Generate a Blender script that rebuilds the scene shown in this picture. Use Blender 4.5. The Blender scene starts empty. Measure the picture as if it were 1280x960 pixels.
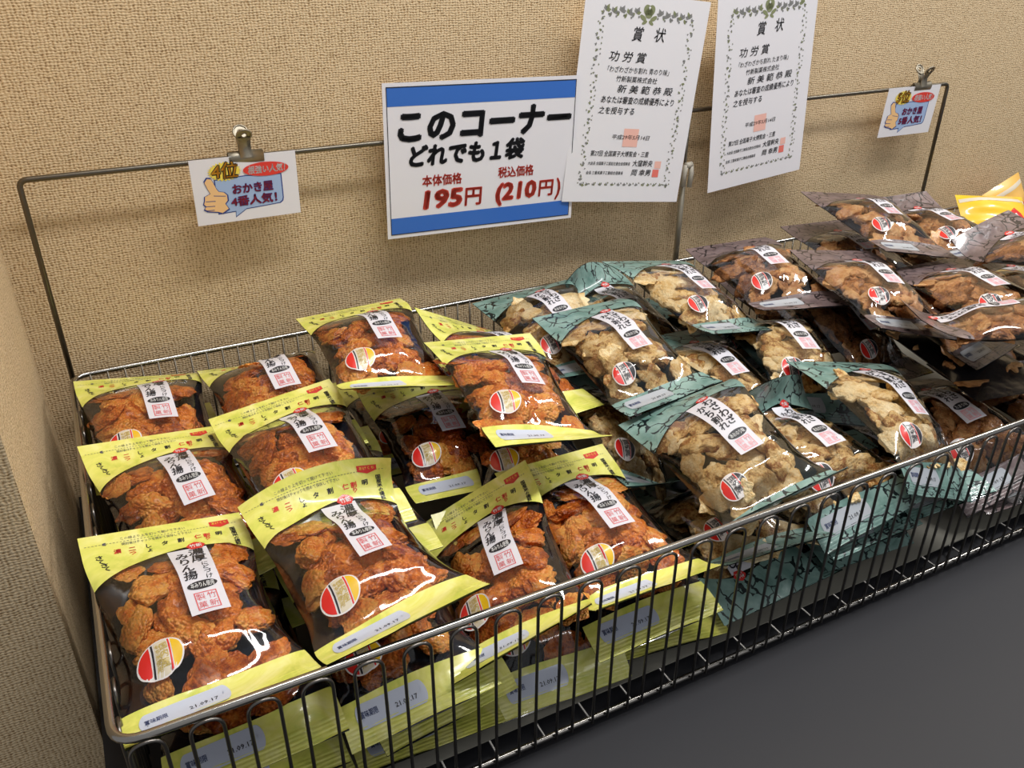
import bpy, math, random
import numpy as np
from mathutils import Matrix, Vector, noise as mnoise

# ------------------------------------------------------------------ camera, world, light, exposure
SC = bpy.context.scene
COL = SC.collection
SC.view_settings.view_transform = 'Standard'
SC.view_settings.look = 'None'
SC.view_settings.gamma = 1.0
SC.view_settings.use_curve_mapping = False
SC.view_settings.exposure = 0.0

def make_camera():
    yaw, pitch, roll = 0.4731, 0.4957, 0.0031
    cy, sy, cp, sp = math.cos(yaw), math.sin(yaw), math.cos(pitch), math.sin(pitch)
    f = Vector((sy*cp, cy*cp, -sp)); r = Vector((cy, -sy, 0)); u = r.cross(f)
    r2 = r*math.cos(roll)+u*math.sin(roll); u2 = -r*math.sin(roll)+u*math.cos(roll)
    cam = bpy.data.cameras.new('camera'); o = bpy.data.objects.new('camera', cam); COL.objects.link(o)
    m = Matrix((r2, u2, -f)).transposed().to_4x4(); m.translation = (0.0668, -1.1021, 0.5039)
    o.matrix_world = m
    cam.sensor_width = 36; cam.sensor_fit = 'HORIZONTAL'; cam.lens = 36*1053.77/1280
    cam.clip_start = 0.02
    SC.camera = o
make_camera()

W_ = bpy.data.worlds.new('world'); SC.world = W_; W_.use_nodes = True
_bg = W_.node_tree.nodes['Background']
_bg.inputs['Color'].default_value = (.96, .97, 1.0, 1); _bg.inputs['Strength'].default_value = 0.31

def area(name, loc, target, sx, sy, power, col=(1, .985, .96)):
    l = bpy.data.lights.new(name, 'AREA'); l.shape = 'RECTANGLE'; l.size = sx; l.size_y = sy
    l.energy = power; l.color = col
    o = bpy.data.objects.new(name, l); COL.objects.link(o)
    o.location = loc
    d = Vector(target)-Vector(loc)
    o.rotation_euler = d.to_track_quat('-Z', 'X' if abs(d.z) < 0 else 'Y').to_euler()
    return o
area('tube_or_fill_light', (0.75, -0.60, 1.65), (0.75, -0.45, 0), 1.2, .15, 21)
area('tube_or_fill_light', (2.55, -0.60, 1.65), (2.45, -0.45, 0), 1.2, .15, 28)
area('tube_or_fill_light', (0.9, -2.6, 1.75), (0.9, -1.5, 0), 1.6, .08, 4)  # weak frontal fill, an added lamp rather than one of the ceiling tubes

# ------------------------------------------------------------------ helpers
def lin(c):
    return tuple(((x/255)/12.92 if x/255 <= .04045 else ((x/255+.055)/1.055)**2.4) for x in c)

def link(o, parent=None):
    COL.objects.link(o)
    if parent is not None: o.parent = parent
    return o

def mesh_obj(name, V, F, mats, parent=None, smooth=True, mi=None):
    me = bpy.data.meshes.new(name)
    me.from_pydata([tuple(map(float, v)) for v in V], [], [tuple(int(i) for i in f) for f in F])
    for m in (mats if isinstance(mats, (list, tuple)) else [mats]): me.materials.append(m)
    if mi is not None: me.polygons.foreach_set('material_index', [int(i) for i in mi])
    if smooth: me.polygons.foreach_set('use_smooth', [True]*len(me.polygons))
    me.update()
    return link(bpy.data.objects.new(name, me), parent)

def tag(o, label, cat, group=None, kind=None):
    o['label'] = label; o['category'] = cat
    if group: o['group'] = group
    if kind: o['kind'] = kind
    return o

def empty(name, loc=(0, 0, 0), rot=(0, 0, 0)):
    o = bpy.data.objects.new(name, None); o.empty_display_size = .02
    link(o); o.location = loc; o.rotation_euler = rot
    return o

class MB:
    """collects verts/faces of one mesh"""
    def __init__(s): s.V = []; s.F = []; s.M = []
    def add(s, V, F, m=0):
        b = len(s.V); s.V += [tuple(v) for v in V]; s.F += [tuple(i+b for i in f) for f in F]; s.M += [m]*len(F); return s
    def box(s, lo, hi, m=0):
        x0, y0, z0 = lo; x1, y1, z1 = hi
        V = [(x0,y0,z0),(x1,y0,z0),(x1,y1,z0),(x0,y1,z0),(x0,y0,z1),(x1,y0,z1),(x1,y1,z1),(x0,y1,z1)]
        F = [(0,3,2,1),(4,5,6,7),(0,1,5,4),(1,2,6,5),(2,3,7,6),(3,0,4,7)]
        return s.add(V, F, m)
    def tube(s, pts, r, n=8, closed=False, m=0):
        P = [Vector(p) for p in pts]; N = len(P)
        T = []
        for i in range(N):
            a = P[(i-1) % N] if (closed or i > 0) else P[i]
            b = P[(i+1) % N] if (closed or i < N-1) else P[i]
            T.append((b-a).normalized())
        up = Vector((0, 0, 1)) if abs(T[0].z) < .9 else Vector((0, 1, 0))
        nrm = (up - T[0]*up.dot(T[0])).normalized()
        V = []
        for i in range(N):
            nrm = (nrm - T[i]*nrm.dot(T[i])).normalized(); bn = T[i].cross(nrm)
            for k in range(n):
                a = 2*math.pi*k/n
                V.append(P[i]+nrm*(r*math.cos(a))+bn*(r*math.sin(a)))
        F = []
        for i in range(N if closed else N-1):
            j = (i+1) % N
            for k in range(n):
                l = (k+1) % n
                F.append((i*n+k, i*n+l, j*n+l, j*n+k))
        if not closed:
            F.append(tuple(range(n-1, -1, -1))); F.append(tuple((N-1)*n+k for k in range(n)))
        return s.add(V, F, m)
    def build(s, name, mats, parent=None, smooth=False):
        return mesh_obj(name, s.V, s.F, mats, parent, smooth, s.M)

def rounded(pts, r, n=5):
    """polyline with rounded corners"""
    P = [Vector(p) for p in pts]; out = [P[0]]
    for i in range(1, len(P)-1):
        a = (P[i-1]-P[i]); b = (P[i+1]-P[i])
        rr = min(r, a.length*.49, b.length*.49)
        p0 = P[i]+a.normalized()*rr; p1 = P[i]+b.normalized()*rr
        for k in range(n+1):
            t = k/n
            out.append((1-t)**2*p0+2*t*(1-t)*P[i]+t*t*p1)
    out.append(P[-1]); return out

# ------------------------------------------------------------------ materials
def mat(name, col, rough=.5, metal=0, spec=.5, coat=0, coat_rough=.05):
    m = bpy.data.materials.new(name); m.use_nodes = True
    b = m.node_tree.nodes['Principled BSDF']
    b.inputs['Base Color'].default_value = (*lin(col), 1)
    b.inputs['Roughness'].default_value = rough; b.inputs['Metallic'].default_value = metal
    b.inputs['Specular IOR Level'].default_value = spec
    b.inputs['Coat Weight'].default_value = coat; b.inputs['Coat Roughness'].default_value = coat_rough
    return m

class NT:
    def __init__(s, m): s.t = m.node_tree; s.b = m.node_tree.nodes.get('Principled BSDF')
    def n(s, typ, **kw):
        nd = s.t.nodes.new(typ)
        for k, v in kw.items():
            if k in nd.inputs: nd.inputs[k].default_value = v
            else: setattr(nd, k, v)
        return nd
    def l(s, a, b): s.t.links.new(a, b)
    def noise(s, vec, scale, detail=3, rough=.5, dist=0):
        nd = s.n('ShaderNodeTexNoise', Scale=scale, Detail=detail, Roughness=rough, Distortion=dist)
        if vec is not None: s.l(vec, nd.inputs['Vector'])
        return nd.outputs['Fac']
    def ramp(s, fac, stops):
        nd = s.n('ShaderNodeValToRGB'); e = nd.color_ramp.elements
        while len(e) < len(stops): e.new(.5)
        for i, (p, c) in enumerate(stops):
            e[i].position = p; e[i].color = (*(lin(c) if len(c) == 3 else c[:3]), 1)
        s.l(fac, nd.inputs[0]); return nd.outputs[0]
    def math(s, op, a, b=None, clamp=False):
        nd = s.n('ShaderNodeMath', operation=op, use_clamp=clamp)
        for i, x in enumerate((a, b)):
            if x is None: continue
            if isinstance(x, (int, float)): nd.inputs[i].default_value = x
            else: s.l(x, nd.inputs[i])
        return nd.outputs[0]
    def mix(s, fac, a, b):
        nd = s.n('ShaderNodeMix', data_type='RGBA')
        if isinstance(fac, (int, float)): nd.inputs[0].default_value = fac
        else: s.l(fac, nd.inputs[0])
        for i, x in ((6, a), (7, b)):
            if isinstance(x, tuple): nd.inputs[i].default_value = (*lin(x), 1)
            else: s.l(x, nd.inputs[i])
        return nd.outputs[2]
    def bump(s, h, strength, dist, target=None):
        nd = s.n('ShaderNodeBump', Strength=strength, Distance=dist); s.l(h, nd.inputs['Height'])
        s.l(nd.outputs[0], (target or s.b).inputs['Normal']); return nd.outputs[0]
    def obj(s): return s.n('ShaderNodeTexCoord').outputs['Object']
    def mapped(s, vec, scale=(1, 1, 1), rot=(0, 0, 0)):
        nd = s.n('ShaderNodeMapping'); nd.inputs['Scale'].default_value = scale; nd.inputs['Rotation'].default_value = rot
        s.l(vec, nd.inputs['Vector']); return nd.outputs[0]

def wallpaper(name, a, b, c):
    m = mat(name, a, .85, spec=.2); t = NT(m); v = t.obj()
    # uneven yarn knots of a coarse woven paper
    wob = t.n('ShaderNodeVectorMath', operation='ADD'); nz = t.n('ShaderNodeTexNoise', Scale=120, Detail=1); t.l(v, nz.inputs['Vector'])
    sc = t.n('ShaderNodeVectorMath', operation='SCALE'); t.l(nz.outputs['Color'], sc.inputs[0]); sc.inputs['Scale'].default_value = .004
    t.l(v, wob.inputs[0]); t.l(sc.outputs[0], wob.inputs[1])
    vo = t.n('ShaderNodeTexVoronoi', feature='F1', Scale=1, Randomness=.85); t.l(t.mapped(wob.outputs[0], (310, 310, 470)), vo.inputs['Vector'])
    knot = t.math('SUBTRACT', 1.0, vo.outputs['Distance'])
    sep = t.n('ShaderNodeSeparateXYZ'); t.l(v, sep.inputs[0])
    along = t.math('SUBTRACT', sep.outputs[0], sep.outputs[1])
    n1 = t.math('MULTIPLY', t.noise(v, 90, 2), 9.0); n2 = t.math('MULTIPLY', t.noise(v, 110, 2), 9.0)
    warp = t.math('SINE', t.math('ADD', t.math('MULTIPLY', along, 2*math.pi/.0043), n1))
    weft = t.math('SINE', t.math('ADD', t.math('MULTIPLY', sep.outputs[2], 2*math.pi/.0031), n2))
    yarn = t.math('ADD', .5, t.math('MULTIPLY', t.math('ADD', warp, weft), .25))
    g = t.noise(v, 420, 2, .6)
    s = t.math('ADD', t.math('ADD', t.math('MULTIPLY', knot, .30), t.math('MULTIPLY', yarn, .38)), t.math('MULTIPLY', g, .32))
    t.l(t.ramp(s, [(.26, c), (.41, b), (.62, a)]), t.b.inputs['Base Color'])
    t.bump(s, .55, .0032)
    return m
M = {}
M['wall'] = wallpaper('woven_wallpaper', (226, 203, 166), (206, 179, 140), (146, 117, 82))
M['table'] = mat('charcoal_laminate', (37, 37, 42), .6)
M['floor'] = mat('floor_vinyl', (110, 105, 98), .5)
M['steel'] = mat('steel_wire', (176, 172, 166), .22, 1)
M['wire'] = mat('chromed_wire', (116, 112, 108), .3, 1)
M['dark_steel'] = mat('weathered_steel_wire', (112, 106, 96), .35, 1)
M['chrome'] = mat('nickel_clip', (160, 152, 136), .42, 1)
M['paper'] = mat('white_paper', (236, 234, 238), .45, coat=.25, coat_rough=.1)
M['laminate'] = mat('laminated_paper', (236, 234, 240), .4, coat=.7, coat_rough=.06)
M['liner'] = mat('grey_liner_board', (150, 147, 136), .7)
def plain(n, c, r=.45, coat=.15): M[n] = mat(n, c, r, coat=coat, coat_rough=.12)
plain('ink_black', (28, 28, 34)); plain('ink_blue', (52, 110, 200)); plain('ink_red', (214, 72, 56)); plain('ink_grey', (92, 92, 96))
plain('sprig_grey', (138, 138, 136)); plain('ink_navy', (36, 62, 140)); plain('ink_olive', (136, 142, 104)); plain('seal_pink', (244, 190, 176)); plain('seal_red', (236, 120, 108))
plain('sky_fill', (166, 190, 226)); plain('hand_tone', (246, 200, 140)); plain('burst_yellow', (246, 222, 84)); plain('digit_orange', (246, 180, 44))
plain('bubble_red', (226, 58, 44)); plain('maroon', (186, 52, 66)); plain('white_ink', (240, 240, 240))
plain('label_white', (226, 224, 232), .5, .4); plain('label_text', (30, 30, 40), .5, .3); plain('stamp_red', (216, 50, 44), .5, .3)
plain('seal_line', (222, 96, 100), .5, .3); plain('seal_rose', (240, 160, 168), .5, .3); plain('panel_white', (204, 212, 230), .45, .5); plain('panel_grey', (176, 182, 190), .45, .5)
plain('sticker_white', (238, 232, 230), .4, .5); plain('sticker_cream', (226, 214, 190), .4, .5); plain('sticker_red', (226, 40, 34), .4, .5)
plain('sticker_yellow', (244, 196, 30), .4, .5); plain('sticker_gold', (206, 180, 96), .4, .4); plain('panel_ink', (70, 84, 130), .5, .2)

def film_mat(name, rough, tint, fr):
    m = bpy.data.materials.new(name); m.use_nodes = True; nt = m.node_tree
    for n in list(nt.nodes): nt.nodes.remove(n)
    t = NT(m); out = t.n('ShaderNodeOutputMaterial')
    tr = t.n('ShaderNodeBsdfTransparent'); tr.inputs[0].default_value = (*tint, 1)
    gl = t.n('ShaderNodeBsdfGlossy', Roughness=rough); gl.inputs[0].default_value = (1, 1, 1, 1)
    fz = t.n('ShaderNodeFresnel', IOR=1.45)
    v = t.obj(); h = t.noise(v, 16, 1, .4, .8)
    bp = t.n('ShaderNodeBump', Strength=.5, Distance=.007); t.l(h, bp.inputs['Height'])
    t.l(bp.outputs[0], gl.inputs['Normal']); t.l(bp.outputs[0], fz.inputs['Normal'])
    mx = t.n('ShaderNodeMixShader'); t.l(t.math('MULTIPLY', fz.outputs[0], fr, True), mx.inputs[0])
    t.l(tr.outputs[0], mx.inputs[1]); t.l(gl.outputs[0], mx.inputs[2]); t.l(mx.outputs[0], out.inputs[0])
    return m
M['film'] = film_mat('clear_film', .07, (.97, .97, .97), 1.7)

def back_mat(name, col):
    m = mat(name, col, .25, coat=.3); t = NT(m); t.bump(t.noise(t.obj(), 30, 2), .5, .004); return m
M['back_y'] = back_mat('dark_slate_film', (26, 31, 40)); M['back_g'] = back_mat('dark_green_film', (22, 34, 34)); M['back_b'] = back_mat('dark_brown_film', (28, 26, 28))

def band_yellow():
    m = mat('yellow_green_print', (232, 228, 120), .38, coat=.6, coat_rough=.12); t = NT(m); v = t.obj()
    n = t.noise(v, 28, 4, .6, 1.0)
    t.l(t.ramp(n, [(.30, (206, 214, 84)), (.5, (236, 234, 116)), (.68, (248, 244, 156))]), t.b.inputs['Base Color'])
    t.bump(t.noise(v, 45, 2, .5, .5), .35, .004); return m
M['band_y'] = band_yellow()
def washi(name, a, b, fibre):
    m = mat(name, a, .4, coat=.6, coat_rough=.12); t = NT(m); v = t.obj()
    base = t.ramp(t.noise(v, 30, 4, .6), [(.32, b), (.66, a)])
    dv = t.n('ShaderNodeVectorMath', operation='ADD')
    nz = t.n('ShaderNodeTexNoise', Scale=60, Detail=2); t.l(v, nz.inputs['Vector'])
    sc = t.n('ShaderNodeVectorMath', operation='SCALE'); t.l(nz.outputs['Color'], sc.inputs[0]); sc.inputs['Scale'].default_value = .018
    t.l(v, dv.inputs[0]); t.l(sc.outputs[0], dv.inputs[1])
    vo = t.n('ShaderNodeTexVoronoi', feature='DISTANCE_TO_EDGE', Scale=52); t.l(dv.outputs[0], vo.inputs['Vector'])
    line = t.math('LESS_THAN', vo.outputs['Distance'], .05)
    keep = t.math('GREATER_THAN', t.noise(v, 34, 1), .47)
    t.l(t.mix(t.math('MULTIPLY', line, keep), base, fibre), t.b.inputs['Base Color'])
    t.bump(t.noise(v, 38, 2, .5, .8), .7, .005); return m
M['band_g'] = washi('teal_washi_print', (146, 178, 170), (92, 130, 122), (20, 34, 36))
M['band_b'] = washi('mauve_washi_print', (132, 114, 114), (88, 74, 76), (30, 22, 26))

def cracker_mat(name, stops, rough, coat, bs, bubbly=True):
    m = mat(name, stops[1][1], rough, coat=coat, coat_rough=.25); t = NT(m); v = t.obj()
    info = t.n('ShaderNodeObjectInfo').outputs['Random']
    off = t.n('ShaderNodeVectorMath', operation='ADD'); cx = t.n('ShaderNodeCombineXYZ'); t.l(t.math('MULTIPLY', info, 9), cx.inputs[0])
    t.l(v, off.inputs[0]); t.l(cx.outputs[0], off.inputs[1]); p = off.outputs[0]
    n = t.math('ADD', t.math('MULTIPLY', t.noise(p, 1.6, 4, .6), .75), t.math('MULTIPLY', t.noise(p, 9, 3, .6), .25))
    n = t.math('ADD', n, t.math('MULTIPLY', t.math('SUBTRACT', info, .5), .26))
    t.l(t.ramp(n, stops), t.b.inputs['Base Color'])
    vb = t.n('ShaderNodeTexVoronoi', feature='SMOOTH_F1', Scale=5.5, Smoothness=.4); t.l(p, vb.inputs['Vector'])
    hgt = t.math('ADD', t.math('MULTIPLY', vb.outputs['Distance'], -1.0 if bubbly else -.12), t.math('MULTIPLY', t.noise(p, 12 if bubbly else 5, 3, .55), .22 if bubbly else .5))
    t.bump(hgt, bs, .16); return m
M['crk_y'] = cracker_mat('soy_glazed_cracker', [(.33, (160, 68, 16)), (.5, (238, 134, 44)), (.66, (254, 184, 86))], .38, .3, .42)
M['crk_g'] = cracker_mat('split_rice_cake', [(.36, (160, 104, 42)), (.46, (228, 190, 122)), (.66, (250, 230, 184))], .5, .15, .35, False)
M['crk_b'] = cracker_mat('tamari_rice_cake', [(.34, (120, 68, 32)), (.5, (204, 142, 84)), (.68, (232, 186, 128))], .45, .25, .35, False)
M['pouch_yellow'] = mat('bright_yellow_pouch', (250, 206, 36), .35, coat=.6)
M['pouch_grey'] = mat('grey_pouch_panel', (190, 180, 168), .4, coat=.5)
M['pouch_orange'] = mat('orange_pouch_panel', (244, 190, 92), .4, coat=.5)

# ------------------------------------------------------------------ text and flat shapes in a 2-D sheet
_tc = {}
def glyphs(s, off=0.0, res=2):
    """verts (Nx2), faces of the text, cap box normalised so one full-width character is 1 unit"""
    k = (s, off, res)
    if k not in _tc:
        if off > .004:
            # bold: the plain outline stamped again round itself
            B, G = glyphs(s, 0.0, res); V = [B]; F = list(G); nn = 4 if off <= .02 else 6
            for i in range(nn):
                a = 2*math.pi*(i+.5)/nn; V.append(B+np.array((math.cos(a), math.sin(a)))*off)
                F += [tuple(j+len(B)*(i+1) for j in f) for f in G]
            V = np.concatenate(V); off = 0.0
        else:
            c = bpy.data.curves.new('t', 'FONT'); c.body = s; c.size = 1; c.resolution_u = res
            o = bpy.data.objects.new('t', c); COL.objects.link(o)
            dg = bpy.context.evaluated_depsgraph_get(); dg.update()
            me = bpy.data.meshes.new_from_object(o.evaluated_get(dg))
            V = np.array([(v.co.x, v.co.y) for v in me.vertices]).reshape(-1, 2); F = [tuple(p.vertices) for p in me.polygons]
            F = [f if sum(V[f[i]][0]*V[f[(i+1) % len(f)]][1]-V[f[(i+1) % len(f)]][0]*V[f[i]][1] for i in range(len(f))) > 0 else f[::-1] for f in F]
            bpy.data.objects.remove(o); bpy.data.meshes.remove(me); bpy.data.curves.remove(c)
        _tc[k] = (V, F)
    V, F = _tc[k]; return V.copy(), F

class Sheet:
    """2-D artwork: x right, y up, layered; every layer gets a little more height"""
    def __init__(s): s.V = []; s.F = []; s.M = []; s.mats = []
    def _m(s, m):
        if m not in s.mats: s.mats.append(m)
        return s.mats.index(m)
    def add(s, V, F, m, lay):
        b = len(s.V); s.V += [(x, y, lay) for x, y in V]; s.F += [tuple(i+b for i in f) for f in F]; s.M += [s._m(m)]*len(F)
    def poly(s, pts, m, lay):
        c = np.mean(np.array(pts), 0); n = len(pts)
        s.add([tuple(c)]+list(pts), [(0, 1+i, 1+(i+1) % n) for i in range(n)], m, lay)
    def rect(s, x0, y0, x1, y1, m, lay, nx=1, ny=1):
        V = [(x0+(x1-x0)*i/nx, y0+(y1-y0)*j/ny) for j in range(ny+1) for i in range(nx+1)]
        s.add(V, [(j*(nx+1)+i, j*(nx+1)+i+1, (j+1)*(nx+1)+i+1, (j+1)*(nx+1)+i) for j in range(ny) for i in range(nx)], m, lay)
    def ellipse(s, cx, cy, a, b, m, lay, n=28, rot=0, lo=-1.0, hi=1.0, slabs=6):
        """the part of an ellipse whose local x lies between lo and hi (of 1)"""
        V = []; F = []; cr, sr = math.cos(rot), math.sin(rot)
        N = max(slabs, int(n*(hi-lo)/4))
        for i in range(N+1):
            t = lo+(hi-lo)*i/N
            if lo == -1.0 and hi == 1.0: t = -math.cos(math.pi*i/N)
            h = math.sqrt(max(0, 1-t*t))
            for q in (-1, -.5, 0, .5, 1):
                x, y = a*t, b*h*q; V.append((cx+x*cr-y*sr, cy+x*sr+y*cr))
        for i in range(N):
            for j in range(4): F.append((i*5+j, i*5+5+j, i*5+6+j, i*5+1+j))
        s.add(V, F, m, lay)
    def text(s, txt, cx, cy, size, m, lay, off=0.0, shear=0.0, sx=1.0, width=None, align='c', rot=0, res=2):
        V, F = glyphs(txt, off, res)
        if not len(V): return
        V[:, 0] += shear*V[:, 1]
        lo, hi = V[:, 0].min(), V[:, 0].max()
        V[:, 1] -= .36
        V[:, 0] -= (lo+hi)/2 if align == 'c' else (lo if align == 'l' else hi)
        k = size*sx if width is None else width/(hi-lo)
        V[:, 0] *= k; V[:, 1] *= size
        if rot:
            c, q = math.cos(rot), math.sin(rot); V = np.stack([V[:, 0]*c-V[:, 1]*q, V[:, 0]*q+V[:, 1]*c], 1)
        s.add([(x+cx, y+cy) for x, y in V], F, m, lay)
    def vtext(s, txt, cx, ytop, size, m, lay, off=0.0, pitch=1.0, shear=0, dx=0, sx=1.0, res=2):
        for i, ch in enumerate(txt):
            s.text(ch, cx+dx*i, ytop-size*(.5+i*pitch), size, m, lay, off, shear, sx, res=res)
    def seal(s, cx, cy, w, h, txt, m, lay, fm=None):
        e = w*.05
        if fm: s.rect(cx-w/2, cy-h/2, cx+w/2, cy+h/2, fm, lay, 3, 3); lay += 1
        for a in ((cx-w/2, cy-h/2, cx+w/2, cy-h/2+e), (cx-w/2, cy+h/2-e, cx+w/2, cy+h/2), (cx-w/2, cy-h/2, cx-w/2+e, cy+h/2), (cx+w/2-e, cy-h/2, cx+w/2, cy+h/2)):
            s.rect(*a, m, lay, 2, 2)
        for i, ch in enumerate(txt):
            s.text(ch, cx+w*(.24 if i < 2 else -.24), cy+h*(.23 if i % 2 == 0 else -.23), w*.42, m, lay, 0, res=1)
    def plane(s, name, parent, z0=0.0, dz=.00025, front=-1):
        """build flat on the -Y face of a board: x right, z up"""
        V = [(x, front*(z0+dz*l), y) for x, y, l in s.V]
        return mesh_obj(name, V, s.F, [M[m] for m in s.mats], parent, False, s.M)

# ------------------------------------------------------------------ setting
def structure(name, mb, m):
    o = mb.build(name, m); o['kind'] = 'structure'; return o
YW = .030; ZT = -.197
structure('wall_back', MB().box((-1.4, YW, -1.0), (4.2, YW+.1, 1.7)), M['wall'])
structure('wall_left', MB().box((-1.4, -.395, -1.0), (-.038, YW, 1.7)), M['wall'])
structure('floor', MB().box((-1.4, -3.2, -1.03), (4.2, YW, -1.0)), M['floor'])
tb = MB(); tb.box((-.034, -.96, ZT-.03), (3.6, YW-.002, ZT)); 
t_ = empty('display_table', (1.8, -.5, -1.0)); tag(t_, 'dark charcoal display table carrying the wire basket of cracker bags', 'table')
def kid(mb, name, m, par, smooth=False):
    o = mb.build(name, m, par, smooth); o.matrix_parent_inverse = par.matrix_basis.inverted(); return o
kid(tb, 'table_top', M['table'], t_)
kid(MB().box((-.03, -.93, -1.0), (3.55, -.90, ZT-.03)), 'front_panel', M['table'], t_)

# ------------------------------------------------------------------ wire basket
BL_, BD_, BH_ = 1.555, .622, .188
def wire_basket(x0, x1, label, group=None):
    b = empty('wire_basket', ((x0+x1)/2, -BD_/2, -BH_)); tag(b, label, 'basket')
    zb = -BH_; L = x1-x0
    # rim: one bent rod round the top
    ring = [(x0+L/2, -BD_, 0), (x1, -BD_, 0), (x1, -.004, 0), (x0, -.004, 0), (x0, -BD_, 0), (x0+L/2, -BD_, 0)]
    kid(MB().tube(rounded(ring, .022, 6)[:-1], .0036, 10, True), 'top_rim', M['steel'], b, True)
    ring2 = [(x, y, zb) for x, y, z in ring]
    kid(MB().tube(rounded(ring2, .022, 6)[:-1], .0030, 8, True), 'bottom_rim', M['steel'], b, True)
    def loops(name, p, d, n, pitch, lw, inward):
        mb = MB()
        for i in range(n):
            s = pitch*(i+.5)
            a = Vector(p)+Vector(d)*(s-lw/2); c = Vector(p)+Vector(d)*(s+lw/2)
            iv = Vector(inward)*.0052
            pts = [a+iv+Vector((0, 0, zb)), a+iv+Vector((0, 0, -.0015)), c+iv+Vector((0, 0, -.0015)), c+iv+Vector((0, 0, zb))]
            mb.tube(rounded(pts, lw*.5, 6), .00155, 7)
        return kid(mb, name, M['wire'], b, True)
    nf = int(L/.0405)
    loops('front_wire_panel', (x0, -BD_, 0), (1, 0, 0), nf, L/nf, .0235, (0, -1, 0))
    bw = MB()
    for i in range(1, int(L/.0205)): bw.tube([(x0+i*.0205, -.0075, zb), (x0+i*.0205, -.0075, 0)], .0014, 6)
    kid(bw, 'back_wire_panel', M['dark_steel'], b, True)
    loops('side_wire_panel', (x0, -BD_, 0), (0, 1, 0), 15, BD_/15, .022, (1, 0, 0))
    loops('side_wire_panel', (x1, -BD_, 0), (0, 1, 0), 15, BD_/15, .022, (-1, 0, 0))
    g = MB()
    for i in range(1, int(L/.05)): g.tube([(x0+i*.05, -BD_, zb+.0015), (x0+i*.05, -.004, zb+.0015)], .0014, 6)
    for i in range(1, 5): g.tube([(x0, -BD_*i/5, zb-.0012), (x1, -BD_*i/5, zb-.0012)], .0022, 6)
    kid(g, 'base_grid', M['steel'], b, True)
    return b
wire_basket(0, BL_, 'long chrome wire basket filled with bags of rice crackers')
wire_basket(1.585, 2.5, 'next wire basket with tall bars at the far right edge')
ln = MB().box((.02, -.602, -BH_+.003), (BL_-.02, -.02, -BH_+.0045)).build('liner_board', M['liner'])
tag(ln, 'grey board lining the bottom of the wire basket', 'board')

# ------------------------------------------------------------------ sign frame over the basket's back edge
HF = .2497; XM = .955
sf = empty('wire_sign_frame', (BL_/2, 0, 0)); tag(sf, 'weathered wire sign frame standing over the back edge of the basket', 'sign frame')
fr = MB().tube(rounded([(0, .003, -.03), (0, .003, HF), (BL_-.006, .003, HF), (BL_-.006, .003, -.03)], .010, 5), .0034, 10)
kid(fr, 'bent_wire_frame', M['dark_steel'], sf, True)
kid(MB().tube([(XM, .010, -.03), (XM, .010, HF)], .0022, 8), 'centre_rod', M['dark_steel'], sf, True)
kid(MB().tube([(XM, .010, -.03), (XM, .010, .150)], .0048, 12), 'support_sleeve', mat('pale_steel_sleeve', (168, 162, 146), .4, .6), sf, True)
hk = MB()
hk.tube([(XM-.006, .004, .128), (XM-.005, .003, .150), (XM-.003, .003, .163)], .0045, 10)
hk.tube([(XM+.007, .002, .126), (XM+.008, .001, .150), (XM+.007, .003, .163)], .0042, 10)
hk.tube([(XM-.004, .003, .162), (XM+.008, .003, .163)], .0050, 10)
kid(hk, 'hook', mat('pale_grey_plastic', (196, 190, 176), .4), sf, True)

# ------------------------------------------------------------------ clips
def bulldog_clip(x, y, z, tilt, label):
    c = empty('bulldog_clip', (x, y, z), (0, tilt, 0)); tag(c, label, 'clip', None)
    def jaw(s):
        prof = [(s*.0006, -.006), (s*.0026, -.0052), (s*.0040, -.002), (s*.0052, .003), (s*.0030, .007), (s*.0012, .009)]
        mb = MB(); n = len(prof)
        V = []
        for k in (0, 1):
            for xx in (-.0215, .0215):
                for (py, pz) in prof: V.append((xx, py+(s*.0006 if k else 0), pz))
        F = []
        for i in range(n-1):
            for k in (0, 2*n): F.append((k+i, k+i+1, k+n+i+1, k+n+i) if (s*(1 if k else -1)) > 0 else (k+i, k+n+i, k+n+i+1, k+i+1))
        for i in range(n-1): F += [(i, i+1, 2*n+i+1, 2*n+i), (n+i, 3*n+i, 3*n+i+1, n+i+1)]
        mb.add(V, F); return mb
    jaw(-1).build('jaw', M['chrome'], c, True); jaw(1).build('jaw', M['chrome'], c, True)
    for s in (-1, 1):
        mb = MB(); V = []; N = 10
        path = [(s*.0055, .002), (s*.0030, .010), (s*.0028, .016), (s*.0060, .022), (s*.0095, .027)]
        for (py, pz) in path: V += [(-.0075, py, pz), (.0075, py, pz), (.0075, py+s*.0007, pz), (-.0075, py+s*.0007, pz)]
        F = []
        for i in range(len(path)-1):
            for k in range(4): F.append((4*i+k, 4*i+(k+1) % 4, 4*i+4+(k+1) % 4, 4*i+4+k))
        mb.add(V, F)
        # round finger loop with a rolled edge
        d = Vector((0, s*.0040, .0062)).normalized(); ctr = Vector((0, s*.0107, .0300)); ex = Vector((1, 0, 0))
        rim = [ctr+ex*(.0088*math.cos(2*math.pi*i/24))+d*(.0088*math.sin(2*math.pi*i/24)) for i in range(24)]
        mb.tube(rim, .0013, 8, True)
        inner = [ctr+ex*(.0034*math.cos(2*math.pi*i/24))+d*(.0034*math.sin(2*math.pi*i/24)) for i in range(24)]
        nb = len(mb.V); mb.V += [tuple(v) for v in rim]+[tuple(v) for v in inner]
        for i in range(24): mb.F.append((nb+i, nb+(i+1) % 24, nb+24+(i+1) % 24, nb+24+i)); mb.M.append(0)
        mb.tube(inner, .0008, 6, True)
        mb.build('finger_loop', M['chrome'], c, True)
    return c

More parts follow.
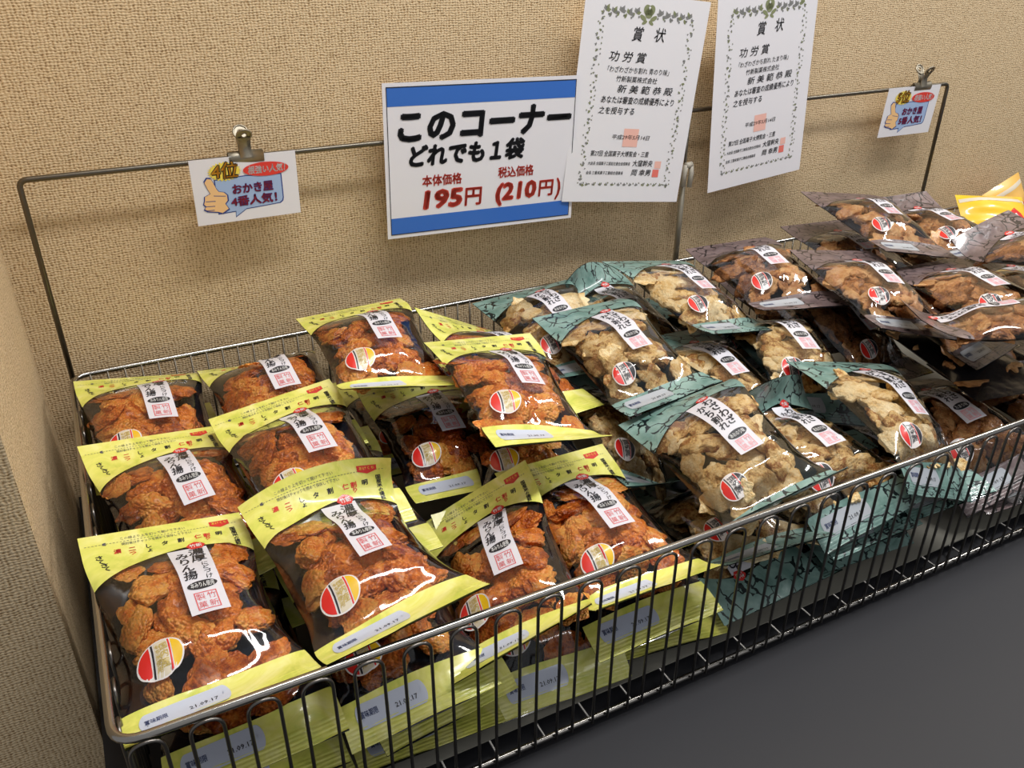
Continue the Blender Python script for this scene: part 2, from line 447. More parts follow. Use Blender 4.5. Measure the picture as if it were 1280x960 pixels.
# ------------------------------------------------------------------ papers
def board(name, W, H, m, par, curl=0.0, thick=.0005, n=10):
    V = []; F = []
    for k in (0, 1):
        for j in range(n+1):
            for i in range(2):
                V.append((-W/2+W*i, (thick if k else 0), -H*j/n))
    b = 2*(n+1)
    for j in range(n):
        a = 2*j; F += [(a, a+2, a+3, a+1), (b+a, b+a+1, b+a+3, b+a+2), (a, b+a, b+a+2, a+2), (a+1, a+3, b+a+3, b+a+1)]
    F += [(0, 1, b+1, b), (2*n, b+2*n, b+2*n+1, 2*n+1)]
    return mesh_obj(name, V, F, m, par, False)

def rotvec(p):
    w = Vector(p); t = w.length
    return Matrix.Rotation(t, 4, w/t) if t > 1e-9 else Matrix.Identity(4)
def place(o, loc, rv):
    o.matrix_world = Matrix.Translation(loc) @ rotvec(rv); return o

# price sign
ps = empty('price_sign'); place(ps, (.5858, -.0072, .3225), (0.0054, .0276, -.016))
tag(ps, 'blue and white price sign reading 195 yen hung on the wire rail', 'sign')
W, H = .297, .21
bd = board('laminated_sheet', W, H, M['laminate'], ps)
S = Sheet()
S.rect(-W/2+.006, -.030, W/2-.006, -.006, 'ink_blue', 1); S.rect(-W/2+.006, -H+.006, W/2-.006, -H+.029, 'ink_blue', 1)
for q in ((-W/2+.005, -.0062, W/2-.005, -.0050), (-W/2+.005, -H+.0050, W/2-.005, -H+.0062), (-W/2+.005, -H+.005, -W/2+.0060, -.005), (W/2-.0060, -H+.005, W/2-.005, -.005)):
    S.rect(*q, 'ink_black', 2)
S.text('このコーナー', -W/2+.019, -.0575, .046, 'ink_black', 2, .052, .10, width=.268, align='l')
S.text('どれでも１袋', -W/2+.034, -.0975, .031, 'ink_black', 2, .055, .14, width=.178, align='l')
S.text('本体価格', -W/2+.053, -.1325, .0165, 'ink_red', 2, .03, 0, width=.060, align='l')
S.text('税込価格', -W/2+.170, -.1300, .0165, 'ink_red', 2, .03, 0, width=.058, align='l')
S.text('195', -W/2+.053, -.1585, .035, 'ink_red', 2, .055, .12, width=.062, align='l')
S.text('円', -W/2+.117, -.1600, .029, 'ink_red', 2, .03, .06, width=.028, align='l')
S.text('(210', -W/2+.166, -.1575, .034, 'ink_red', 2, .055, .10, width=.068, align='l')
S.text('円', -W/2+.237, -.1585, .027, 'ink_red', 2, .03, .06, width=.026, align='l')
S.text(')', -W/2+.265, -.1575, .034, 'ink_red', 2, .03, .10, width=.010, align='l')
S.plane('sign_print', bd)

def pop_card(loc, rv, W, H, num, label, cliplabel, clipx):
    c = empty('popularity_card'); place(c, loc, rv); tag(c, label, 'card')
    b = board('card_sheet', W, H, M['paper'], c)
    S = Sheet(); k = W/.132
    P = lambda u, v: (-W/2+u*W, -v*H)
    bub = [(.20, .32), (.5, .30), (.845, .33), (.845, .72), (.835, .77), (.81, .80), (.60, .82), (.47, .83), (.36, .94), (.365, .85), (.20, .86)]
    S.poly([P(*q) for q in bub], 'ink_navy', 1)
    cx, cy = .52, .57
    S.poly([P(cx+(u-cx)*.965, cy+(v-cy)*.945) for u, v in bub], 'sky_fill', 2)
    # thumbs-up hand
    hand = [(.105, .33), (.135, .27), (.175, .285), (.195, .36), (.215, .45), (.235, .50), (.285, .52), (.315, .57), (.315, .66), (.285, .71), (.315, .80), (.245, .86), (.20, .83), (.10, .80), (.07, .76), (.09, .72), (.07, .68), (.085, .62), (.09, .56), (.15, .52), (.125, .43)]
    S.poly([P(*q) for q in hand], 'ink_navy', 3)
    cx, cy = .19, .58
    S.poly([P(cx+(u-cx)*.90, cy+(v-cy)*.93) for u, v in hand], 'hand_tone', 4)
    for a, bq in (((.10, .635), (.19, .645)), ((.085, .71), (.18, .72)), ((.10, .775), (.17, .78)), ((.18, .56), (.29, .585))):
        p, q = P(*a), P(*bq); S.poly([(p[0], p[1]-.0004), (q[0], q[1]-.0004), (q[0], q[1]+.0004), (p[0], p[1]+.0004)], 'ink_navy', 5)
    # star burst with the rank
    N = 26; sb = []
    for i in range(N*2):
        a = math.pi*i/N; r = 1 if i % 2 else .82
        sb.append(P(.31+.16*r*math.cos(a), .21+.15*r*math.sin(a)))
    S.poly(sb, 'burst_yellow', 5)
    x, y = P(.31, .20)
    S.text(num+'位', x, y, .0215*k, 'ink_black', 6, .075, .1, width=.034*k); S.text(num+'位', x, y, .0215*k, 'digit_orange', 7, .012, .1, width=.0325*k)
    x, y = P(.70, .235); S.ellipse(x, y, .029*k, .0088*k, 'bubble_red', 6, rot=-.02)
    S.text('根強い人気！', x+.001, y, .0105*k, 'white_ink', 7, .03, .12, width=.048*k)
    for t_, v, w in (('おかき屋', .50, .052), (num+'番人気！', .69, .059)):
        x, y = P(.555, v)
        S.text(t_, x, y, .0135*k, 'ink_navy', 6, .05, 0, width=w*k); S.text(t_, x, y, .0135*k, 'maroon', 7, .012, 0, width=w*k*.985)
    S.plane('card_print', b, .0001, .00012)
    bulldog_clip(loc[0]+clipx, loc[1]+.004, .2495, rv[1]-.03, cliplabel)
    return c
pop_card((.2500, -.0068, .2540), (.025, .0150, .060), .132, .082, '4', 'small white fourth-place card with thumbs-up hand, left of the price sign', 'nickel bulldog clip holding the fourth-place card on the rail', .004)
pop_card((1.4495, -.0068, .2530), (.04, .0150, .010), .137, .087, '5', 'small white fifth-place card with thumbs-up hand at the right rail end', 'nickel bulldog clip holding the fifth-place card at the right end of the rail', .020)

rnd = random.Random(5)
def certificate(loc, rv, flavour, label):
    c = empty('award_certificate'); place(c, loc, rv); tag(c, label, 'certificate', None)
    W, H = .21, .297
    b = board('certificate_sheet', W, H, M['paper'], c, n=12)
    S = Sheet(); X = lambda u: -W/2+u*W
    def sprig(x, y, s, a):
        for da, l in ((0, 1), (.8, .8), (-.8, .8)):
            ca, sa = math.cos(a+da), math.sin(a+da); w = .28*s
            S.poly([(x, y), (x+ca*s*l*.5-sa*w, y+sa*s*l*.5+ca*w), (x+ca*s*l, y+sa*s*l), (x+ca*s*l*.5+sa*w, y+sa*s*l*.5-ca*w)], 'ink_olive' if rnd.random() < .35 else 'sprig_grey', 1)
    n = 34
    for i in range(n):
        y = -.036-(.272-.036)*i/(n-1)
        for x in (X(.135), X(.875)):
            sprig(x+rnd.uniform(-.003, .003), y+rnd.uniform(-.001, .001), rnd.uniform(.003, .0052), rnd.uniform(0, 6.28))
            sprig(x+rnd.choice((-.0045, .0045)), y+.003, .0026, rnd.uniform(0, 6.28))
    for i in range(15):
        x = X(.135)+(X(.875)-X(.135))*i/14
        sprig(x, -.272, .0052, math.pi/2+rnd.uniform(-.4, .4)); sprig(x+.004, -.2685, .0028, rnd.uniform(0, 6.28))
    for i in range(5):
        for s in (-1, 1):
            x = X(.505)+s*(.021+.0125*i); y = -.026-(.002 if i % 2 else 0)
            sprig(x, y, .0105, math.pi/2+s*.45); sprig(x+s*.003, y-.003, .006, math.pi/2-s*1.2); S.ellipse(x-s*.005, y-.004, .0016, .0016, 'sprig_grey', 1)
    # crest
    x, y = X(.505), -.022
    for dx, dy, a, bq, r in ((-.0032, .0022, .0062, .0074, .35), (.0032, .0022, .0062, .0074, -.35), (0, -.002, .0066, .0068, 0), (-.0088, -.0085, .0062, .0030, -.55), (.0088, -.0085, .0062, .0030, .55), (-.0055, -.0145, .0046, .0022, .5), (.0055, -.0145, .0046, .0022, -.5)):
        S.ellipse(x+dx, y+dy, a, bq, 'ink_olive', 2, rot=r)
    S.poly([(x-.002, y+.006), (x, y+.003), (x+.002, y+.006), (x, y+.0075)], 'white_ink', 3)
    K = dict(m='ink_black', lay=3, shear=.16)
    def T(t, u0, u1, v, sz, off=.012, m='ink_black'): S.text(t, X(u0), -v*H, sz, m, 3, off*.55, .16, width=(u1-u0)*W, align='l')
    T('賞', .395, .485, .178, .021); T('状', .575, .665, .174, .021)
    T('功 労 賞', .235, .535, .285, .0155)
    T('「わざわざかち割れ '+flavour+'味」', .235, .745, .345, .0092, .008)
    T('竹新製菓株式会社', .315, .655, .388, .0092, .01)
    T('新 美 範 恭 殿', .335, .80, .435, .0125, .012)
    T('あなたは審査の成績優秀により', .215, .825, .488, .0112, .018)
    T('之を授与する', .205, .50, .540, .0112, .018)
    S.rect(X(.44), -.715*H, X(.565), -.625*H, 'seal_pink', 2, 2, 2)
    T('平成29年5月14日', .345, .665, .668, .0078, .012)
    T('第27回 全国菓子大博覧会・三重', .185, .68, .752, .0090, .018)
    T('大会長 全国菓子工業組合連合会理事長', .175, .53, .802, .0056, .02); T('大窪幹央', .55, .725, .798, .0105, .022)
    T('会長 三重県菓子工業組合理事長', .17, .48, .850, .0056, .02); T('岡 幸男', .55, .72, .846, .0105, .022)
    S.rect(X(.745), -.822*H, X(.80), -.785*H, 'seal_pink', 2); S.rect(X(.735), -.868*H, X(.79), -.828*H, 'seal_red', 2)
    S.plane('certificate_print', b, .0001, .00012)
    return c
certificate((.8478, -.0101, .4199), (-.0283, .1138, -.0629), '青のり', 'white award certificate hung beside the price sign, partly over its right edge')
certificate((1.0706, -.0104, .4206), (-.0100, -.0654, .0492), 'たまり', 'white award certificate hung farther right, clear of the price sign')

# ------------------------------------------------------------------ cracker bags
BW, BHT = .1432, .2395
NV = 49
def sm(t):
    t = np.clip(t, 0, 1); return t*t*(3-2*t)
def env(v, T0=.032, T1=.10, B0=.028, B1=.08): return sm((v-T0)/(T1-T0))*sm((BHT-B0-v)/(B1-B0))

class Skin:
    """the shape of one bag: droop of header and hem, arch, twist and creases of its film"""
    def __init__(s, q, seed, T=.027, Tb=.011, crease=1.0):
        s.q = q; s.T = T; s.Tb = Tb; r = random.Random(seed); s.cr = []
        for i in range(14):
            side = r.choice('tbblr')
            u0 = r.uniform(-.05, .05); v0 = r.uniform(.05, .20)
            if side == 't': v0 = .055; ang = r.uniform(.9, 2.2)
            elif side == 'b': v0 = BHT-.042; ang = r.uniform(-2.3, -.8)
            elif side == 'l': u0 = -.058; ang = r.uniform(-.9, .9)
            else: u0 = .058; ang = math.pi+r.uniform(-.9, .9)
            s.cr.append((u0, v0, ang, r.uniform(.03, .075), crease*r.uniform(.0008, .0027)*r.choice((1, 1, -1)), r.uniform(.003, .010)))
    def at(s, u, v, off=0.0, back=False):
        u = np.asarray(u, float); v = np.asarray(v, float)
        at, bt, ab, bb, kap, tau = s.q
        g = np.linspace(0, BHT, NV); un = u/(BW/2); vm = BHT*.5
        sl = (at+bt*un[:, None])*sm((.085-g)/.075)-(ab+bb*un[:, None])*sm((g-(BHT-.065))/.06)-kap*(g-vm)/vm
        dy = -np.cos(sl); dz = np.sin(sl); d = BHT/(NV-1)
        z0 = np.zeros((len(u), 1))
        y = np.concatenate([z0, np.cumsum((dy[:, 1:]+dy[:, :-1])/2*d, 1)], 1); z = np.concatenate([z0, np.cumsum((dz[:, 1:]+dz[:, :-1])/2*d, 1)], 1)
        mi = (NV-1)//2; y -= y[:, mi:mi+1]; z -= z[:, mi:mi+1]
        f = np.clip(v/d, 0, NV-1.0001); i = f.astype(int); w = f-i; k = np.arange(len(u))
        tk = lambda A: A[k, i]*(1-w)+A[k, i+1]*w
        Y, Z, S = tk(y), tk(z), tk(sl)
        e = env(v); prof = np.clip(1-np.abs(un)**2.6, 0, 1)**.75
        h = (-s.Tb if back else s.T)*e*prof
        if not back:
            for (u0, v0, a, L, amp, wd) in s.cr:
                ca, sa = math.cos(a), math.sin(a)
                p = (u-u0)*ca+(v-v0)*sa; n = -(u-u0)*sa+(v-v0)*ca
                h = h+amp*np.exp(-np.abs(n)/(wd*(.4+.8*np.clip(p/L, 0, 1))))*sm(p/.012)*sm((L-p)/(L*.6))*np.clip(prof*2, 0, 1)
        h = h+off
        return np.stack([u*(1-.10*e), Y+h*np.sin(S), Z+h*np.cos(S)+tau*un*(v-vm)/vm*.03], 1)
    def on(s, u, v, off=0.0):
        u = np.asarray(u, float); v = np.asarray(v, float); e = .0012
        P = s.at(u, v)
        du = s.at(u+e, v)-s.at(u-e, v); dv = s.at(u, v-e)-s.at(u, v+e)
        n = np.cross(du, dv); n /= np.linalg.norm(n, axis=1)[:, None]+1e-12
        return P+n*(np.asarray(off).reshape(-1, 1) if np.ndim(off) else off), n

def grid(nu, nv, fn):
    uv = np.array([fn(i/nu, j/nv) for j in range(nv+1) for i in range(nu+1)])
    F = [(j*(nu+1)+i, (j+1)*(nu+1)+i, (j+1)*(nu+1)+i+1, j*(nu+1)+i+1) for j in range(nv) for i in range(nu)]
    return uv[:, 0], uv[:, 1], F
hW = BW/2
def head_low(u):
    un = u/hW
    return .0400+(.029*((.15-un)/1.15)**1.35 if un < .15 else .020*((un-.15)/.85)**2.0)
STRIP = .1985
LU, L0, L1, LW = .0125, .0445, .1425, .0345

def sheet_part(name, skin, sh, cu, cv, parent, base, dl=.00022):
    """artwork sheet (x right, y up) laid on the bag face round the point (cu, cv)"""
    A = np.array(sh.V)
    P, n = skin.on(cu+A[:, 0], cv-A[:, 1], base+dl*A[:, 2])
    return mesh_obj(name, P, sh.F, [M[m] for m in sh.mats], parent, True, sh.M)

def art_label(kind):
    S = Sheet(); h = (L1-L0)/2; w = LW/2
    S.rect(-w, -h, w, h, 'label_white', 0, 10, 24)
    if kind == 'y':
        S.vtext('濃厚', w*.36, h*.95, .0142, 'label_text', 1, .022, .94, .10); S.vtext('にどづけ', w*.52, h*.95-.0285, .0068, 'label_text', 1, .018, 1.0, .10)
        S.vtext('みりん揚', -w*.42, h*.84, .0128, 'label_text', 1, .022, .93, .12)
        ov, seal, sc, sl = '本みりん使用', '竹新製菓', 'seal_line', -.30
    else:
        S.vtext('わざわざ', w*.42, h*.94, .0136, 'label_text', 1, .028, .98, .10); S.vtext('かち割れ', -w*.38, h*.80, .0124, 'label_text', 1, .028, .98, .10)
        ov, seal, sc, sl = ('あおのり味' if kind == 'g' else 'たまり味'), '竹新製菓', 'seal_rose', -.42
    S.ellipse(0, h*sl, w*.80, .0052 if kind == 'y' else .0060, 'label_text', 1, rot=.05)
    S.text(ov, 0, h*sl, .0068, 'white_ink', 2, .015, 0, width=w*1.22)
    S.seal(0, h*(-.70 if kind == 'y' else -.76), w*1.18, h*(.44 if kind == 'y' else .38), seal, sc, 1, None)
    return S
def art_stamp(kind):
    S = Sheet(); n = 20; r = .0062
    S.poly([(r*1.1*(1+.10*math.cos(6*a))*math.cos(a)*(1.15 if abs(math.cos(a)) > .5 else 1), r*(1+.10*math.sin(5*a))*math.sin(a)) for a in [2*math.pi*i/n for i in range(n)]], 'stamp_red', 0)
    S.text('竹新', 0, 0, .0066, 'white_ink', 1, .02, width=.0108); return S
def art_sticker(kind):
    S = Sheet()
    a, b = (.0195, .0160) if kind == 'y' else (.0165, .0158)
    S.ellipse(0, 0, a, b, 'sticker_white', 0, n=36, slabs=14)
    a2, b2 = a*.93, b*.92
    S.ellipse(0, 0, a2, b2, 'sticker_red', 1, n=36, lo=-.995, hi=-.42)
    S.ellipse(0, 0, a2, b2, 'label_text', 1, n=60, lo=-.34, hi=-.25, slabs=2)
    S.ellipse(0, 0, a2, b2, 'sticker_cream' if kind == 'y' else 'sticker_white', 1, n=36, lo=-.2, hi=.36)
    S.ellipse(0, 0, a2, b2, 'sticker_red', 1, n=60, lo=.42, hi=.50, slabs=2)
    S.ellipse(0, 0, a2, b2, 'sticker_yellow' if kind == 'y' else 'label_text', 1, n=36, lo=.55, hi=.995)
    tm = 'sticker_gold' if kind == 'y' else 'label_text'
    S.vtext('国内産', a*.20, b*.72, b*.44, tm, 2, .02, 1.0, res=1); S.vtext('もち米使用', -a*.05, b*.74, b*.29, tm, 2, .02, 1.0, res=1)
    return S
def art_panel(kind):
    S = Sheet(); S.rect(-.028, -.0110, .028, .0110, 'panel_white' if kind == 'y' else 'panel_grey', 0, 14, 4)
    S.ellipse(-.028, 0, .005, .0110, 'panel_white' if kind == 'y' else 'panel_grey', 0); S.ellipse(.028, 0, .005, .0110, 'panel_white' if kind == 'y' else 'panel_grey', 0)
    S.text('賞味期限', -.021, .001, .0066, 'panel_ink', 1, .02, width=.0165, res=1)
    S.text('21.09.17', .013, -.0020, .0062, 'label_text', 1, .01, width=.021, res=1); return S
def art_header(kind):
    """coordinates: x from the centre, y down from the top edge (negative)"""
    S = Sheet()
    if kind != 'y': return None
    for i in range(46): S.rect(-.068+i*.0029, -.0150, -.068+i*.0029+.0017, -.0145, 'ink_grey', 0)
    S.ellipse(-.052, -.0140, .0018, .0010, 'ink_grey', 0, rot=.4); S.ellipse(-.052, -.0156, .0018, .0010, 'ink_grey', 0, rot=-.4)
    S.text('この線より上を切って開けて下さい', -.010, -.0105, .0042, 'ink_grey', 0, 0, width=.056, res=1)
    S.text('開封後はチャックを閉めて保存して下さい', -.008, -.0185, .0042, 'ink_grey', 0, 0, width=.060, res=1)
    S.poly([(.040, -.0085), (.058, -.0085), (.058, -.0150), (.049, -.0185), (.040, -.0150)], 'stamp_red', 0)
    S.text('あけくち', .049, -.0118, .0044, 'burst_yellow', 1, 0, width=.0140, res=1)
    for i, (ch, x, m) in enumerate((('濃', -.043, 'stamp_red'), ('二つ', -.031, 'stamp_red'), ('しょ', -.017, 'label_text'), ('タ', -.003, 'label_text'), ('割', .011, 'label_text'), ('仁', .026, 'stamp_red'), ('割り', .034, 'stamp_red'), ('明', .045, 'label_text'))):
        S.vtext(ch, x, -.0245, .0064, m, 0, .03, .9, .1, res=1)
    S.vtext('国産米の揚煎', .0585, -.0215, .0053, 'label_text', 0, .03, .95, res=1)
    S.vtext('さくさく', -.0585, -.0290, .0072, 'label_text', 0, .03, .80, .1, .0012, res=1)
    return S
ART = {k: dict(label=art_label(k), stamp=art_stamp(k), sticker=art_sticker(k), panel=art_panel(k), header=art_header(k)) for k in 'ygb'}

# cracker shapes, made once and shared
def blob_shapes(kind, n):
    import bmesh
    out = []
    for i in range(n):
        bm = bmesh.new(); bmesh.ops.create_icosphere(bm, subdivisions=4, radius=1)
        rr = random.Random(('y' if kind == 'y' else 'g')+str(i)); o = Vector((rr.uniform(-50, 50), rr.uniform(-50, 50), rr.uniform(-50, 50)))
        sx, sy = rr.uniform(1.0, 1.35), rr.uniform(.72, 1.0)
        for v in bm.verts:
            p = v.co.copy()
            if kind == 'y':
                big = mnoise.noise(p*1.3+o)*.42+mnoise.noise(p*2.6+o*2)*.16
                d = mnoise.voronoi(p*3.6+o)[0][0]
                v.co = p*(1+big+.20*(.45-min(d, .9)))
                v.co.x *= sx; v.co.y *= sy; v.co.z *= .62
            else:
                a = Vector((p.x, p.y, 0)); 
                big = mnoise.noise(a*1.7+o)*.5+mnoise.noise(a*4.2+o)*.20
                q = p*(1+big)
                q.x *= sx*1.1; q.y *= sy
                top = mnoise.noise(Vector((q.x, q.y, 0))*1.8+o)*.16+mnoise.noise(Vector((q.x, q.y, p.z))*5+o)*.06
                s_ = 1 if p.z > 0 else -1
                q.z = s_*(abs(p.z)**.55)*.30+top+.10*q.x*q.x*(1 if i % 2 else -1)
                v.co = q
        me = bpy.data.meshes.new('rice_cracker'); bm.to_mesh(me); bm.free()
        me.materials.append(M[{'y': 'crk_y', 'g': 'crk_g', 'b': 'crk_b'}[kind]])
        me.polygons.foreach_set('use_smooth', [True]*len(me.polygons)); out.append(me)
    return out
CRK = {k: blob_shapes(k, 7) for k in 'ygb'}
ZMAX = {me.name: max(abs(v.co.z) for v in me.vertices)*1.05+.10 for L in CRK.values() for me in L}
GROUP = {'y': 'yellow bags of glazed crackers', 'g': 'teal bags of split rice cakes', 'b': 'brown bags of tamari rice cakes'}

def cracker_bag(kind, loc, rv, q, label, seed, full=True, n=19, T=.027):
    b = empty('cracker_bag'); b.matrix_world = Matrix.Translation(loc) @ rotvec(rv)
    tag(b, label, 'cracker bag', GROUP[kind])
    sk = Skin(q, seed, T)
    nu, nv = 40, 64
    u, v, F = grid(nu, nv, lambda a, c: (-hW+BW*a, BHT*c))
    mesh_obj('clear_front_film', sk.at(u, v), F, M['film'], b)
    u, v, F = grid(18, 28, lambda a, c: (-hW+BW*a, BHT*c))
    mesh_obj('back_film', sk.at(u, v, -.0005, True), [f[::-1] for f in F], M['back_'+kind], b)
    u, v, F = grid(40, 12, lambda a, c: (-hW+BW*a, head_low(-hW+BW*a)*c))
    P, nn = sk.on(u, v, .0004); hb = mesh_obj('header_band', P, F, M['band_'+kind], b)
    r = random.Random(seed*7+1); ph = r.uniform(0, 6)
    u, v, F = grid(40, 30, lambda a, c: (-hW+BW*a, STRIP+.0015*math.sin(ph+a*5)+(BHT-STRIP)*c))
    v = np.minimum(v, BHT)
    rid = np.where(v > BHT-.017, .0007*np.sin(v*2*math.pi/.0036), 0)
    P, nn = sk.on(u, v, .0005+rid); bb = mesh_obj('hem_band', P, F, M['band_'+kind], b)
    A = ART[kind]
    lb = sheet_part('front_label', sk, A['label'], LU, (L0+L1)/2, b, .0006)
    sheet_part('red_maker_stamp', sk, A['stamp'], LU+.0085, L0-.003, lb, .0010)
    if full:
        sheet_part('origin_sticker', sk, A['sticker'], -.0375, .1695, b, .0006)
        sheet_part('date_panel', sk, A['panel'], -.026, STRIP+.0165, bb, .0004+.0005)
        if A['header']: sheet_part('header_print', sk, A['header'], 0, 0, hb, .0007)
    # contents
    spots = []; tries = 0
    dmin = (.0255 if kind == 'y' else .0300)
    while len(spots) < n and tries < 900:
        tries += 1
        p = (r.uniform(-.056, .055), r.uniform(.050, .201))
        if all((p[0]-a[0])**2+(p[1]-a[1])**2 > dmin**2 for a in spots): spots.append(p)
    if spots:
        U = np.array([p[0] for p in spots]); V = np.array([p[1] for p in spots])
        P, N = sk.on(U, V, 0.0); Bk = sk.at(U, V, 0, True)
        for (p, nrm, bk) in zip(P, N, Bk):
            th = float(np.linalg.norm(p-bk))
            sc = r.uniform(.0150, .0205) if kind == 'y' else r.uniform(.0170, .0225)
            me = r.choice(CRK[kind]); hz = sc*ZMAX[me.name]
            sz = min(1.0, th*.43/hz)
            c = Vector(p)-Vector(nrm)*(hz*sz*1.04+.0022+r.uniform(0, .006 if sz > .9 else .001))
            o = bpy.data.objects.new('rice_cracker', me); link(o, b)
            qn = Vector(nrm).to_track_quat('Z', 'Y').to_matrix().to_4x4()
            o.matrix_local = Matrix.Translation(c) @ qn @ Matrix.Rotation(r.uniform(0, 6.28), 4, 'Z') @ Matrix.Rotation(r.uniform(-.25, .25)*sz, 4, 'X') @ Matrix.Diagonal((sc, sc, sc*sz, 1))
        # a deeper layer fills the gaps
        for i in range(n*2//3):
            u0, v0 = r.uniform(-.050, .050), r.uniform(.062, .190)
            p = sk.at(np.array([u0]), np.array([v0]))[0]; bk = sk.at(np.array([u0]), np.array([v0]), 0, True)[0]
            sc = r.uniform(.0130, .0175); me = r.choice(CRK[kind]); th = float(np.linalg.norm(p-bk)); sz = min(.75, th*.28/(sc*ZMAX[me.name]))
            o = bpy.data.objects.new('rice_cracker', me); link(o, b)
            o.matrix_local = Matrix.Translation(Vector(bk)+(Vector(p)-Vector(bk))*.34) @ Matrix.Rotation(r.uniform(0, 6.28), 4, 'Z') @ Matrix.Diagonal((sc, sc, sc*sz, 1))
    return b
def euler_rv(yaw, pitch=0, roll=0):
    """degrees; pitch > 0 lifts the header end"""
    m = Matrix.Rotation(math.radians(yaw), 4, 'Z') @ Matrix.Rotation(math.radians(pitch), 4, 'X') @ Matrix.Rotation(math.radians(roll), 4, 'Y')
    q = m.to_quaternion(); a, t = q.to_axis_angle(); return tuple(a*t)

